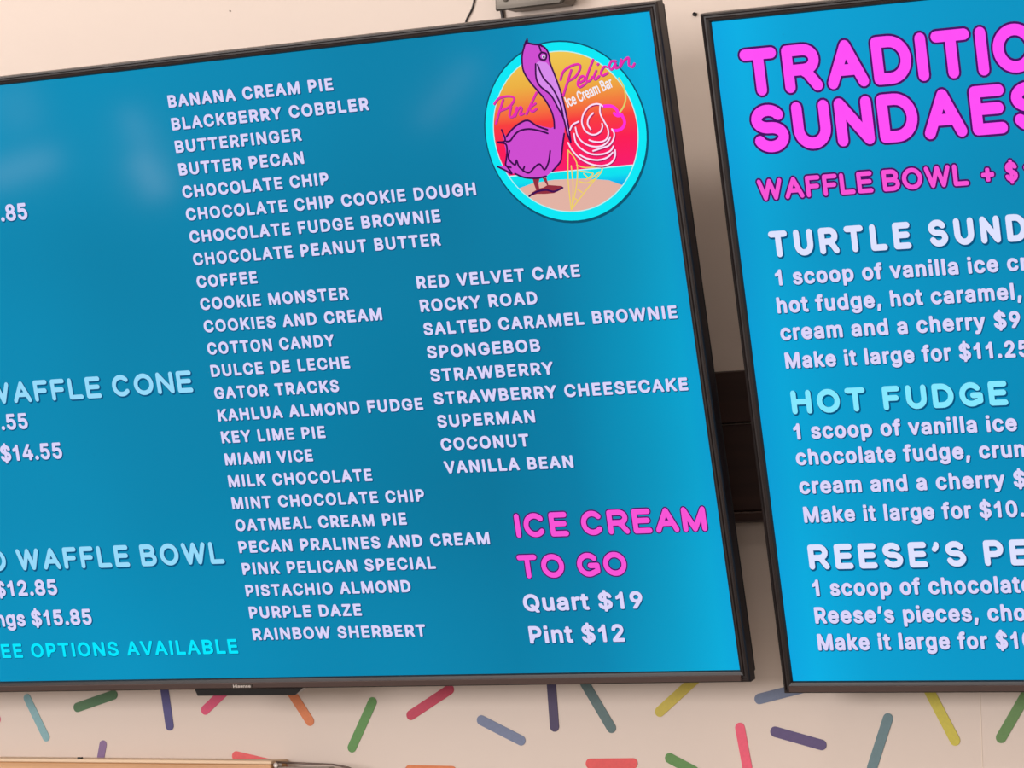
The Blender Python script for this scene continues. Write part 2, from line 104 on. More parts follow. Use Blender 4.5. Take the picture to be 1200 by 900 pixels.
LINES = [
(1, 'BANANA CREAM PIE', 0, -587.11, 15, -379.14, 638.48, 13.4, 'list'),
(1, 'BLACKBERRY COBBLER', 0, -587.11, 17, -339.51, 613.75, 13.4, 'list'),
(1, 'BUTTERFINGER', 0, -587.11, 11, -426.99, 589.02, 13.4, 'list'),
(1, 'BUTTER PECAN', 0, -587.11, 11, -428.5, 564.29, 13.4, 'list'),
(1, 'CHOCOLATE CHIP', 0, -587.11, 13, -401.77, 539.56, 13.4, 'list'),
(1, 'CHOCOLATE CHIP COOKIE DOUGH', 0, -587.11, 26, -227.69, 514.83, 13.4, 'list'),
(1, 'CHOCOLATE FUDGE BROWNIE', 0, -587.11, 22, -274.15, 490.1, 13.4, 'list'),
(1, 'CHOCOLATE PEANUT BUTTER', 0, -587.11, 22, -278.04, 465.37, 13.4, 'list'),
(1, 'COFFEE', 0, -587.11, 5, -509.45, 440.64, 13.4, 'list'),
(1, 'COOKIE MONSTER', 0, -587.11, 13, -399.0, 415.91, 13.4, 'list'),
(1, 'COOKIES AND CREAM', 0, -587.11, 16, -361.94, 391.18, 13.4, 'list'),
(1, 'COTTON CANDY', 0, -587.11, 11, -425.1, 366.45, 13.4, 'list'),
(1, 'DULCE DE LECHE', 0, -587.11, 13, -410.41, 341.72, 13.4, 'list'),
(1, 'GATOR TRACKS', 0, -587.11, 11, -428.23, 316.99, 13.4, 'list'),
(1, 'KAHLUA ALMOND FUDGE', 0, -587.11, 18, -328.53, 292.26, 13.4, 'list'),
(1, 'KEY LIME PIE', 0, -587.11, 11, -454.16, 267.53, 13.4, 'list'),
(1, 'MIAMI VICE', 0, -587.11, 9, -474.35, 242.8, 13.4, 'list'),
(1, 'MILK CHOCOLATE', 0, -587.11, 13, -404.0, 218.07, 13.4, 'list'),
(1, 'MINT CHOCOLATE CHIP', 0, -587.11, 18, -343.49, 193.34, 13.4, 'list'),
(1, 'OATMEAL CREAM PIE', 0, -587.11, 16, -369.69, 168.61, 13.4, 'list'),
(1, 'PECAN PRALINES AND CREAM', 0, -587.11, 23, -272.24, 143.88, 13.4, 'list'),
(1, 'PINK PELICAN SPECIAL', 0, -587.11, 19, -342.31, 119.15, 13.4, 'list'),
(1, 'PISTACHIO ALMOND', 0, -587.11, 15, -377.16, 94.42, 13.4, 'list'),
(1, 'PURPLE DAZE', 0, -587.11, 10, -442.97, 69.69, 13.4, 'list'),
(1, 'RAINBOW SHERBERT', 0, -587.11, 15, -366.94, 44.96, 13.4, 'list'),
(1, 'RED VELVET CAKE', 0, -314.03, 14, -120.83, 421.44, 13.4, 'list'),
(1, 'ROCKY ROAD', 0, -314.03, 9, -174.22, 396.55, 13.4, 'list'),
(1, 'SALTED CARAMEL BROWNIE', 0, -314.03, 21, -17.44, 371.65, 13.4, 'list'),
(1, 'SPONGEBOB', 0, -314.03, 8, -179.11, 346.76, 13.4, 'list'),
(1, 'STRAWBERRY', 0, -314.03, 9, -167.43, 321.86, 13.4, 'list'),
(1, 'STRAWBERRY CHEESECAKE', 0, -314.03, 20, -16.53, 296.97, 13.4, 'list'),
(1, 'SUPERMAN', 0, -314.03, 7, -197.18, 272.08, 13.4, 'list'),
(1, 'COCONUT', 0, -314.03, 6, -208.3, 247.18, 13.4, 'list'),
(1, 'VANILLA BEAN', 0, -314.03, 11, -159.99, 222.29, 13.4, 'list'),
(1, 'ICE CREAM', 0, -239.23, 8, -16.77, 149.7, 26.07, 'hotpink'),
(1, 'TO GO', 0, -243.01, 4, -114.87, 105.43, 25.68, 'hotpink'),
(1, 'Quart $19', 0, -243.18, 8, -102.14, 69.93, 18.41, 'body'),
(1, 'Pint $12', 0, -241.55, 7, -128.98, 34.7, 18.93, 'body'),
(1, '.85', 0, -831.76, 2, -795.13, 532.27, 18.58, 'price'),
(1, 'WAFFLE CONE', 1, -855.52, 10, -613.61, 326.42, 24.26, 'softblue'),
(1, '.55', 0, -879.1, 2, -841.99, 296.31, 18.05, 'price'),
(1, '$14.55', 0, -886.84, 5, -801.78, 260.08, 18.56, 'price'),
(1, 'D WAFFLE BOWL', 2, -888.94, 12, -608.23, 132.64, 25.18, 'softblue'),
(1, '$12.85', 1, -908.73, 5, -839.66, 102.83, 18.36, 'price'),
(1, 'ngs $15.85', 1, -918.51, 9, -798.98, 67.2, 18.4, 'price'),
(1, 'REE OPTIONS AVAILABLE', 1, -932.11, 20, -609.42, 30.11, 16.62, 'cyan'),
(2, 'TRADITIO', 0, 28.26, 6, 288.63, 605.21, 47.21, 'title'),
(2, 'SUNDAES', 0, 31.79, 5, 300.85, 547.93, 47.86, 'title'),
(2, 'WAFFLE BOWL +', 0, 30.19, 10, 254.89, 500.1, 21.48, 'addon'),
(2, '$1', 0, 291.82, 0, 308.57, 499.83, 20.77, 'addon'),
(2, 'TURTLE SUND', 0, 35.49, 5, 187.83, 441.9, 26.76, 'whitehead'),
(2, '1 scoop of vanilla ice cr', 0, 37.58, 21, 275.26, 413.22, 16.44, 'body'),
(2, 'hot fudge, hot caramel,', 0, 35.63, 21, 288.41, 384.92, 16.49, 'body'),
(2, 'cream and a cherry $9', 0, 35.72, 20, 291.59, 357.19, 16.53, 'body'),
(2, 'Make it large for $11.25', 0, 37.3, 22, 282.85, 328.06, 16.57, 'body'),
(2, 'HOT FUDGE', 0, 38.56, 8, 269.79, 280.97, 24.51, 'bluehead'),
(2, '1 scoop of vanilla ice', 0, 36.92, 21, 275.95, 254.78, 16.66, 'body'),
(2, 'chocolate fudge, crun', 0, 35.95, 19, 267.4, 228.33, 16.71, 'body'),
(2, 'cream and a cherry $', 0, 35.72, 17, 256.9, 198.32, 16.75, 'body'),
(2, 'Make it large for $10.', 0, 36.92, 20, 266.59, 168.33, 16.79, 'body'),
(2, 'REESE’S PE', 0, 36.49, 6, 207.08, 119.37, 26.18, 'whitehead'),
(2, '1 scoop of chocolate', 0, 36.6, 18, 260.39, 91.36, 17.34, 'body'),
(2, 'Reese’s pieces, cho', 0, 35.43, 17, 248.02, 62.66, 17.39, 'body'),
(2, 'Make it large for $10', 0, 35.08, 19, 251.23, 34.39, 17.43, 'body')]
LOGO = {
'body':[[-1448,6662],[-1371,6634],[-1284,6614],[-1228,6568],[-1206,6502],[-1206,6422],[-1167,6274],[-1130,6110],[-1117,5964],[-1129,5837],[-1160,5695],[-1195,5585],[-1226,5474],[-1250,5412],[-1355,5323],[-1434,5278],[-1545,5266],[-1688,5285],[-1790,5334],[-1881,5342],[-1918,5394],[-1981,5424],[-1882,5427],[-1865,5495],[-1858,5593],[-1864,5650],[-1919,5671],[-1862,5682],[-1871,5797],[-1828,5720],[-1764,5779],[-1672,5836],[-1558,5867],[-1492,5824],[-1389,5787],[-1302,5764],[-1264,5776],[-1256,5848],[-1273,5946],[-1327,6064],[-1401,6167],[-1475,6271],[-1522,6372],[-1524,6469],[-1500,6563],[-1472,6624]],
'bill':[[-1373,6430],[-1337,6454],[-1250,6434],[-1212,6387],[-1170,6258],[-1129,6118],[-1111,5948],[-1100,5770],[-1099,5601],[-1127,5676],[-1141,5838],[-1190,5963],[-1249,6097],[-1350,6203],[-1384,6294]],
'leg':[[[-1599,5275],[-1512,5268],[-1537,5208],[-1535,5159],[-1489,5164],[-1440,5184],[-1483,5261],[-1436,5265],[-1427,5186],[-1272,5163],[-1266,5138],[-1372,5098],[-1481,5098],[-1571,5105],[-1665,5088],[-1623,5125],[-1574,5146],[-1590,5212]]],
'ink':[[[-1472,6624],[-1447,6670],[-1428,6676],[-1434,6656],[-1371,6634],[-1284,6614],[-1228,6568],[-1206,6502],[-1206,6422],[-1167,6274],[-1130,6110],[-1111,5948],[-1100,5770],[-1099,5601]],[[-1472,6624],[-1508,6547],[-1524,6469],[-1522,6372],[-1475,6271],[-1401,6167],[-1327,6064],[-1273,5946],[-1256,5848],[-1263,5760]],[[-1373,6430],[-1389,6295],[-1359,6204],[-1249,6097],[-1190,5963],[-1144,5854],[-1125,5692],[-1099,5601]],[[-1351,6420],[-1309,6287],[-1220,6167],[-1157,6000],[-1145,5870]],[[-1347,5714],[-1432,5747],[-1554,5777],[-1665,5768],[-1735,5728],[-1790,5676],[-1836,5672]],[[-1344,5751],[-1459,5801],[-1558,5867],[-1672,5836],[-1764,5779],[-1828,5720]],[[-1871,5797],[-1847,5681],[-1937,5673],[-1849,5649],[-1843,5575],[-1865,5495],[-1882,5427],[-1825,5402]],[[-1816,5573],[-1838,5493],[-1776,5423],[-1750,5470],[-1733,5403],[-1693,5367],[-1670,5398]],[[-1981,5424],[-1894,5375],[-1826,5337],[-1869,5414]],[[-1695,5359],[-1626,5329],[-1544,5387],[-1486,5407],[-1442,5347],[-1384,5423],[-1348,5533]],[[-1160,5695],[-1195,5585],[-1226,5474],[-1250,5412],[-1355,5323]],[[-1790,5334],[-1688,5285],[-1545,5266],[-1434,5278]],[[-1286,6542],[-1236,6521],[-1253,6467],[-1307,6472],[-1318,6513],[-1286,6542]],[[-1303,6608],[-1293,6559]],[[-1665,5088],[-1567,5129],[-1457,5137],[-1370,5114],[-1265,5146]],[[-1429,6692],[-1449,6654]],[[-1474,6632],[-1446,6651]],[[-1291,6626],[-1273,6601]]],
'neon':[[[-684,5933],[-707,5955],[-759,5964],[-833,5947],[-906,5881],[-941,5796],[-923,5714],[-868,5666],[-807,5656],[-744,5683],[-716,5728],[-716,5760]],[[-709,5944],[-721,5865],[-690,5782],[-661,5715],[-660,5651],[-692,5598],[-757,5576],[-836,5586],[-887,5607]],[[-800,5875],[-857,5829],[-879,5767],[-852,5713]],[[-976,5804],[-1048,5778],[-1088,5729]],[[-1021,5747],[-1012,5666],[-961,5589],[-870,5541],[-764,5532],[-688,5566],[-645,5615]],[[-614,5695],[-595,5646],[-618,5584],[-675,5532],[-749,5515],[-860,5492]],[[-1048,5685],[-1041,5596],[-981,5518],[-883,5462],[-759,5451],[-666,5476],[-624,5520]],[[-1130,5599],[-1090,5511],[-1014,5424],[-899,5358],[-778,5332],[-676,5356],[-622,5416],[-612,5479]],[[-1016,5465],[-943,5422],[-821,5395],[-712,5412],[-642,5458]]],
'cherry':[[[-675,5933],[-596,5930],[-539,5896],[-513,5838],[-480,5819],[-460,5754],[-490,5700],[-546,5677],[-608,5682]],[[-564,5851],[-532,5824],[-479,5827]]],
'stem':[[[-511,5846],[-448,5912],[-412,5996],[-418,6108],[-457,6199]]],
'cone':[[[-1142,5524],[-1190,5221],[-1202,4914]],[[-1142,5524],[-1065,5388],[-1100,5165],[-1202,4914]],[[-1202,4914],[-992,5108],[-782,5304],[-975,5329],[-1068,5364]],[[-1132,5362],[-1143,5152],[-1184,4961]],[[-1068,5195],[-982,5172],[-868,5211]],[[-1098,5116],[-1050,5080]],[[-1002,5270],[-939,5217],[-823,5272]],[[-1140,5023],[-1099,4995]],[[-1034,5297],[-896,5262],[-995,5205]]],
'script':[[[-1913,6069],[-1855,6120],[-1761,6136],[-1685,6121],[-1684,6080],[-1752,6022],[-1867,5991]],[[-1802,6107],[-1868,5983],[-1927,5867]],[[-1723,6027],[-1757,5933],[-1723,5919],[-1690,5951]],[[-1705,6063],[-1696,6072]],[[-1658,6013],[-1695,5923],[-1651,5988],[-1611,6012],[-1608,5984],[-1635,5933],[-1591,5943]],[[-1408,6144],[-1485,6038],[-1562,5932]],[[-1437,6034],[-1511,5992],[-1490,5953],[-1435,5977]],[[-1118,6245],[-1068,6329],[-971,6376],[-881,6383],[-880,6335],[-945,6261],[-1031,6226]],[[-978,6336],[-1050,6199],[-1111,6084]],[[-914,6194],[-849,6220],[-850,6260],[-893,6248],[-930,6188],[-909,6151],[-831,6187]],[[-716,6415],[-782,6310],[-827,6218],[-793,6204],[-751,6243]],[[-698,6302],[-740,6234],[-720,6213],[-675,6244]],[[-675,6358],[-664,6367]],[[-573,6326],[-608,6330],[-652,6273],[-636,6243],[-575,6266]],[[-465,6375],[-518,6375],[-549,6324],[-525,6296],[-474,6352],[-484,6305],[-448,6310]],[[-402,6384],[-427,6312],[-388,6359],[-320,6397],[-327,6322],[-291,6299],[-262,6331]]],
'bar':[-107.7,595.76,-52.71,612.15]}
DECALS = [
('light teal', (130, 172, 178), (-985.2, 1699.4, -958.7, 1652.9)),
('dark green', (72, 112, 72), (-912.7, 1687.7, -860.9, 1701.8)),
('navy blue', (72, 64, 122), (-791.1, 1720.1, -783.0, 1665.3)),
('hot pink', (215, 68, 108), (-733.3, 1683.1, -700.7, 1708.1)),
('orange', (216, 120, 66), (-592.1, 1669.3, -622.1, 1710.1)),
('lilac purple', (132, 102, 146), (-877.2, 1644.1, -885.3, 1610.8)),
('coral red', (226, 90, 92), (-692.3, 1630.1, -629.2, 1617.4)),
('pink', (225, 90, 125), (-1043.6, 1664.5, -1030.2, 1674.6)),
('leaf green', (88, 140, 66), (-508.9, 1689.9, -537.2, 1639.2)),
('crimson', (192, 44, 76), (-459.5, 1674.9, -409.0, 1702.8)),
('slate blue', (112, 122, 152), (-369.7, 1668.6, -320.7, 1646.1)),
('blackish purple', (60, 42, 84), (-281.2, 1710.6, -278.6, 1660.9)),
('grey green', (82, 106, 106), (-240.3, 1708.2, -209.0, 1659.1)),
('mustard yellow', (198, 176, 58), (-150.2, 1676.1, -103.5, 1712.9)),
('orange', (240, 112, 62), (-463.1, 1613.9, -408.5, 1612.9)),
('bright red', (226, 76, 76), (-235.9, 1620.6, -184.1, 1620.9)),
('grass green', (86, 136, 62), (-139.9, 1626.3, -111.0, 1612.2)),
('slate grey', (106, 116, 142), (-32.3, 1688.5, 22.3, 1700.5)),
('coral pink', (236, 80, 110), (-55.9, 1658.1, -47.9, 1611.2)),
('deep purple', (82, 62, 112), (-15.2, 1653.8, 37.7, 1639.7)),
('teal grey', (96, 124, 130), (113.6, 1666.7, 93.9, 1615.6)),
('lime yellow', (202, 186, 56), (156.1, 1703.3, 187.2, 1643.8)),
('moss green', (92, 132, 66), (237.5, 1646.2, 269.5, 1694.9))]

# ---------------------------------------------------------------- helpers
def tag(o, label=None, cat=None, group=None, kind=None):
    if label: o['label'] = label
    if cat: o['category'] = cat
    if group: o['group'] = group
    if kind: o['kind'] = kind
    return o

def empty(name, M=None):
    o = bpy.data.objects.new(name, None); o.empty_display_size = .05; COL.objects.link(o)
    if M is not None: o.matrix_world = M
    return o

class MB:
    """collects faces, links them as one mesh object"""
    def __init__(s): s.v = []; s.f = []; s.m = []; s.sm = []
    def add(s, vs, fs, mi=0, smooth=False):
        b = len(s.v); s.v += [tuple(v) for v in vs]
        for f in fs: s.f.append([b+i for i in f]); s.m.append(mi); s.sm.append(smooth)
    def box(s, a, b, bev=0, mi=0):
        x0, y0, z0 = a; x1, y1, z1 = b
        if bev <= 0:
            s.add([(x0,y0,z0),(x1,y0,z0),(x1,y1,z0),(x0,y1,z0),(x0,y0,z1),(x1,y0,z1),(x1,y1,z1),(x0,y1,z1)],
                  [(3,2,1,0),(4,5,6,7),(0,1,5,4),(1,2,6,5),(2,3,7,6),(3,0,4,7)], mi); return
        # chamfered in the xz outline, and on the front and back rims
        def ring(i, y):
            x0_, x1_, z0_, z1_ = x0+i, x1-i, z0+i, z1-i; c = bev
            return [(x0_+c,y,z0_),(x1_-c,y,z0_),(x1_,y,z0_+c),(x1_,y,z1_-c),(x1_-c,y,z1_),(x0_+c,y,z1_),(x0_,y,z1_-c),(x0_,y,z0_+c)]
        rs = [ring(bev, y0), ring(0, y0+bev), ring(0, y1-bev), ring(bev, y1)]
        vs = [p for r in rs for p in r]; fs = []
        for k in range(3):
            for i in range(8):
                j = (i+1) % 8; fs.append((k*8+i, k*8+j, (k+1)*8+j, (k+1)*8+i))
        fs.append(tuple(reversed(range(8)))[::-1]); fs.append(tuple(24+i for i in reversed(range(8))))
        s.add(vs, fs, mi)
    def prism(s, poly, y0, y1, mi=0):
        n = len(poly)
        vs = [(x, y0, z) for x, z in poly]+[(x, y1, z) for x, z in poly]
        s.add(vs, [tuple(range(n)), tuple(range(2*n-1, n-1, -1))]+[(i, n+i, n+(i+1) % n, (i+1) % n) for i in range(n)], mi)
    def tube(s, pts, r, n=10, mi=0):
        pts = [Vector(p) for p in pts]; rings = []
        for i, p in enumerate(pts):
            d = (pts[min(i+1, len(pts)-1)]-pts[max(i-1, 0)]).normalized()
            u = d.cross(Vector((0, 1, 0)));
            if u.length < .1: u = d.cross(Vector((1, 0, 0)))
            u.normalize(); v = d.cross(u)
            rings.append([p+r*(math.cos(a)*u+math.sin(a)*v) for a in [2*math.pi*k/n for k in range(n)]])
        vs = [q for R in rings for q in R]; fs = []
        for i in range(len(pts)-1):
            for k in range(n):
                fs.append((i*n+k, i*n+(k+1) % n, (i+1)*n+(k+1) % n, (i+1)*n+k))
        fs.append(tuple(range(n))); fs.append(tuple(len(vs)-1-i for i in range(n)))
        s.add(vs, fs, mi, True)
    # flat drawing on the plane y = const
    def ribbon(s, pts, r, y, mi=0, closed=False, n=10):
        m = len(pts)
        for (x, z) in pts:
            s.add([(x+r*math.cos(2*math.pi*k/n), y, z+r*math.sin(2*math.pi*k/n)) for k in range(n)], [tuple(range(n))], mi)
        for i in range(m if closed else m-1):
            a, b = pts[i], pts[(i+1) % m]; dx, dz = b[0]-a[0], b[1]-a[1]; L = math.hypot(dx, dz)
            if L < 1e-7: continue
            ox, oz = -dz/L*r, dx/L*r
            s.add([(a[0]-ox,y,a[1]-oz),(b[0]-ox,y,b[1]-oz),(b[0]+ox,y,b[1]+oz),(a[0]+ox,y,a[1]+oz)], [(0,1,2,3)], mi)
    def fill(s, loops, y, mi=0):
        vs = [p for l in loops for p in l]
        tris = tessellate_polygon([[Vector((p[0], p[1], 0)) for p in l] for l in loops])
        s.add([(x, y, z) for x, z in vs], [tuple(t) for t in tris], mi)
    def build(s, name, mats, parent=None, **k):
        me = bpy.data.meshes.new(name); me.from_pydata(s.v, [], s.f)
        for m in (mats if isinstance(mats, (list, tuple)) else [mats]): me.materials.append(m)
        assert len(me.polygons) == len(s.m), (name, len(me.polygons), len(s.m))
        me.polygons.foreach_set('material_index', s.m); me.polygons.foreach_set('use_smooth', s.sm); me.update()
        o = bpy.data.objects.new(name, me); COL.objects.link(o)
        if parent: o.parent = parent
        return tag(o, **k)

def mat(name, col, rough=.5, metal=0, noise=None, bump=None, spec=.5):
    """col sRGB 0-255; noise = (scale, amount, second colour); bump = (scale, strength)"""
    m = bpy.data.materials.new(name); m.use_nodes = True; nt = m.node_tree; b = nt.nodes['Principled BSDF']
    b.inputs['Base Color'].default_value = lin(col); b.inputs['Roughness'].default_value = rough
    b.inputs['Metallic'].default_value = metal; b.inputs['Specular IOR Level'].default_value = spec
    tc = nt.nodes.new('ShaderNodeTexCoord')
    if noise:
        sc, amt, c2 = noise
        mp = nt.nodes.new('ShaderNodeMapping'); nt.links.new(tc.outputs['Object'], mp.inputs[0])
        if isinstance(sc, tuple): mp.inputs['Scale'].default_value = sc; sc = 1
        nz = nt.nodes.new('ShaderNodeTexNoise'); nz.inputs['Scale'].default_value = sc; nz.inputs['Detail'].default_value = 6
        nt.links.new(mp.outputs[0], nz.inputs['Vector'])
        rp = nt.nodes.new('ShaderNodeMapRange'); rp.inputs[1].default_value = .35; rp.inputs[2].default_value = .65; rp.inputs[4].default_value = amt
        nt.links.new(nz.outputs[0], rp.inputs[0])
        mx = nt.nodes.new('ShaderNodeMix'); mx.data_type = 'RGBA'; mx.inputs[6].default_value = lin(col); mx.inputs[7].default_value = lin(c2)
        nt.links.new(rp.outputs[0], mx.inputs[0]); nt.links.new(mx.outputs[2], b.inputs['Base Color'])
    if bump:
        nz = nt.nodes.new('ShaderNodeTexNoise'); nz.inputs['Scale'].default_value = bump[0]; nz.inputs['Detail'].default_value = 4
        nt.links.new(tc.outputs['Object'], nz.inputs['Vector'])
        bp = nt.nodes.new('ShaderNodeBump'); bp.inputs['Strength'].default_value = bump[1]; bp.inputs['Distance'].default_value = .002
        nt.links.new(nz.outputs[0], bp.inputs['Height']); nt.links.new(bp.outputs[0], b.inputs['Normal'])
    return m

GLASS_ROUGH = .075
def glow(name, col, strength=1.0):
    """a lit patch of the display: gives off its colour, lies under the same semi-gloss front"""
    m = bpy.data.materials.new(name); m.use_nodes = True; b = m.node_tree.nodes['Principled BSDF']
    b.inputs['Base Color'].default_value = (.003, .003, .003, 1); b.inputs['Roughness'].default_value = GLASS_ROUGH; b.inputs['Specular IOR Level'].default_value = .04
    b.inputs['Emission Color'].default_value = lin(col); b.inputs['Emission Strength'].default_value = strength
    return m

def ramp_glow(name, axis, stops, spot=None):
    """display background; stops along the object x (0) or z (2) axis in metres; slow noise is the backlight's unevenness"""
    m = glow(name, stops[0][1]); nt = m.node_tree; b = nt.nodes['Principled BSDF']
    tc = nt.nodes.new('ShaderNodeTexCoord'); sp = nt.nodes.new('ShaderNodeSeparateXYZ'); nt.links.new(tc.outputs['Object'], sp.inputs[0])
    lo, hi = stops[0][0], stops[-1][0]
    mr = nt.nodes.new('ShaderNodeMapRange'); mr.inputs[1].default_value = lo; mr.inputs[2].default_value = hi; nt.links.new(sp.outputs[axis], mr.inputs[0])
    rp = nt.nodes.new('ShaderNodeValToRGB'); nt.links.new(mr.outputs[0], rp.inputs[0]); el = rp.color_ramp.elements
    for i, (p, c) in enumerate(stops):
        e = el[i] if i < 2 else el.new((p-lo)/(hi-lo))
        if i < 2: e.position = (p-lo)/(hi-lo)
        e.color = lin(c)
    if len(stops) > 2:   # el.new keeps order by position; set again so every stop has its own colour
        for e, (p, c) in zip(sorted(el, key=lambda e: e.position), stops): e.position = (p-lo)/(hi-lo); e.color = lin(c)
    out = rp.outputs[0]
    if spot:   # (centre z, half height, gain): the panel's upper and lower rims are lit a little brighter
        cz, hz, gain = spot
        q = nt.nodes.new('ShaderNodeMath'); q.operation = 'SUBTRACT'; q.inputs[1].default_value = cz; nt.links.new(sp.outputs[2], q.inputs[0])
        a = nt.nodes.new('ShaderNodeMath'); a.operation = 'ABSOLUTE'; nt.links.new(q.outputs[0], a.inputs[0])
        r = nt.nodes.new('ShaderNodeMapRange'); r.interpolation_type = 'SMOOTHSTEP'
        r.inputs[1].default_value = hz*.35; r.inputs[2].default_value = hz; r.inputs[3].default_value = 1; r.inputs[4].default_value = gain
        nt.links.new(a.outputs[0], r.inputs[0])
        nz = nt.nodes.new('ShaderNodeTexNoise'); nz.inputs['Scale'].default_value = 3.2; nz.inputs['Detail'].default_value = 1
        nt.links.new(tc.outputs['Object'], nz.inputs['Vector'])
        r2 = nt.nodes.new('ShaderNodeMapRange'); r2.inputs[1].default_value = .3; r2.inputs[2].default_value = .7; r2.inputs[3].default_value = .94; r2.inputs[4].default_value = 1.06
        nt.links.new(nz.outputs[0], r2.inputs[0])
        mu = nt.nodes.new('ShaderNodeMath'); mu.operation = 'MULTIPLY'; nt.links.new(r.outputs[0], mu.inputs[0]); nt.links.new(r2.outputs[0], mu.inputs[1])
        nt.links.new(mu.outputs[0], b.inputs['Emission Strength'])
    nt.links.new(out, b.inputs['Emission Color'])
    return m

# ---------------------------------------------------------------- the setting
M_wall = mat('cream_wall', (222, 205, 193), .62, noise=(1.1, .5, (217, 197, 183)), bump=(60, .12))
M_seam = mat('wall_seam', (232, 214, 198), .6)
M_floor = mat('floor_tile', (150, 140, 130), .4, noise=(3, .6, (130, 120, 112)))
M_ceil = mat('ceiling_white', (225, 222, 216), .8, bump=(30, .3))
b = MB(); b.box((-3.6, 0, 0), (3.2, .12, 3.05)); wall = b.build('wall_back', M_wall, kind='structure')
b = MB(); b.box((.2157, -.0004, 0.9), (.2166, 0, 1.95)); b.build('wallpaper_seam', M_seam, wall)
b = MB(); b.box((-3.6, -5.2, -.1), (3.2, .12, 0)); b.build('floor', M_floor, kind='structure')
b = MB(); b.box((-3.6, -5.2, 3.05), (3.2, .12, 3.15)); b.build('ceiling', M_ceil, kind='structure')

# dark wooden backing board that carries the two screens
M_dark = mat('dark_brown_wood', (62, 40, 34), .55, noise=((2, 8, 60), .8, (44, 28, 25)), bump=(40, .2))
bd = empty('backing_board', Matrix.Translation((0, 0, 1.875)))
tag(bd, 'dark brown wooden board on the wall, seen in the gap between the two screens', 'board')
for z0, z1, y in ((.012, .104, -.022), (.106, .161, -.024)):
    b = MB(); b.box((-.80, y, z0), (.95, 0, z1), .0015); b.build('plank', M_dark, bd)
b = MB(); b.box((-.80, -.030, 0), (.95, 0, .011), .0015); b.build('lip', M_dark, bd)

# ---------------------------------------------------------------- lettering
r_ = lambda cx, cy, rx, ry, a0, a1, n: [(cx+rx*math.cos(math.radians(a0+(a1-a0)*i/n)), cy+ry*math.sin(math.radians(a0+(a1-a0)*i/n))) for i in range(n+1)]
SK = {  # round-ended letters drawn as centre lines in a unit box: (width, strokes)
 'A': (.93, [[(0,0),(.5,1),(1,0)], [(.19,.34),(.81,.34)]]),
 'B': (.80, [[(0,0),(0,1),(.55,1)]+r_(.55,.76,.36,.24,90,-90,8)+[(0,.52),(.6,.52)]+r_(.6,.26,.4,.26,90,-90,8)+[(0,0)]]),
 'C': (.92, [r_(.5,.5,.5,.5,42,318,18)]),
 'D': (.85, [[(0,0),(0,1),(.42,1)]+r_(.42,.5,.58,.5,90,-90,14)+[(0,0)]]),
 'E': (.70, [[(1,1),(0,1),(0,0),(1,0)], [(0,.53),(.92,.53)]]),
 'F': (.66, [[(1,1),(0,1),(0,0)], [(0,.5),(.88,.5)]]),
 'G': (.95, [r_(.5,.5,.5,.5,42,300,18)+[(1,.16),(1,.45),(.6,.45)]]),
 'H': (.82, [[(0,0),(0,1)], [(1,0),(1,1)], [(0,.52),(1,.52)]]),
 'I': (.0, [[(0,0),(0,1)]]),
 'L': (.66, [[(0,1),(0,0),(1,0)]]),
 'M': (.96, [[(0,0),(0,1),(.5,.0),(1,1),(1,0)]]),
 'N': (.80, [[(0,0),(0,1),(1,0),(1,1)]]),
 'O': (.98, [r_(.5,.5,.5,.5,0,360,24)]),
 'P': (.76, [[(0,0),(0,1),(.6,1)]+r_(.6,.72,.4,.28,90,-90,9)+[(0,.44)]]),
 'R': (.84, [[(0,0),(0,1),(.58,1)]+r_(.58,.73,.38,.27,90,-90,9)+[(0,.46)], [(.5,.46),(.68,.36),(1,0)]]),
 'S': (.80, [r_(.47,.745,.45,.255,28,180,8)+r_(.45,.745,.43,.225,180,262,4)+r_(.55,.275,.45,.245,82,0,5)+r_(.52,.27,.48,.27,0,-158,9)]),
 'T': (.82, [[(0,1),(1,1)], [(.5,1),(.5,0)]]),
 'U': (.82, [[(0,1),(0,.4)]+r_(.5,.4,.5,.4,180,360,12)+[(1,1)]]),
 'W': (1.30, [[(0,1),(.25,0),(.5,1),(.75,0),(1,1)]]),
 '’': (.02, [[(1,1),(1,.9),(-1,.76)]]),
 ' ': (.16, []),
}
def signed(c): return sum(c[i-1][0]*c[i][1]-c[i][0]*c[i-1][1] for i in range(len(c)))/2
# plain upright forms without feet, as on the screens
def _r(x0, y0, x1, y1): return [(x0, y0), (x0, y1), (x1, y1), (x1, y0)]
GLYPH['I'] = (370, [_r(120, 0, 250, 1000)])
GLYPH['l'] = (345, [_r(105, 0, 240, 1010)])
GLYPH['i'] = (345, [_r(105, 0, 240, 700), _r(105, 900, 240, 1010)])
GLYPH['1'] = (760, [[(385, 0), (385, 760), (300, 690), (150, 625), (150, 735), (290, 810), (380, 905), (410, 1000), (510, 1000), (510, 0)]])
SHAPES = {}
for ch, (adv, cs) in GLYPH.items():
    outs = [[c, []] for c in cs if signed(c) < 0]
    for h in [c for c in cs if signed(c) >= 0]:
        def inside(p, poly):
            k = False
            for i in range(len(poly)):
                (x1, y1), (x2, y2) = poly[i-1], poly[i]
                if (y1 > p[1]) != (y2 > p[1]) and p[0] < (x2-x1)*(p[1]-y1)/(y2-y1)+x1: k = not k
            return k
        best = [o for o in outs if inside(h[0], o[0])]
        if best: min(best, key=lambda o: abs(signed(o[0])))[1].append(h)
    SHAPES[ch] = (adv, outs)

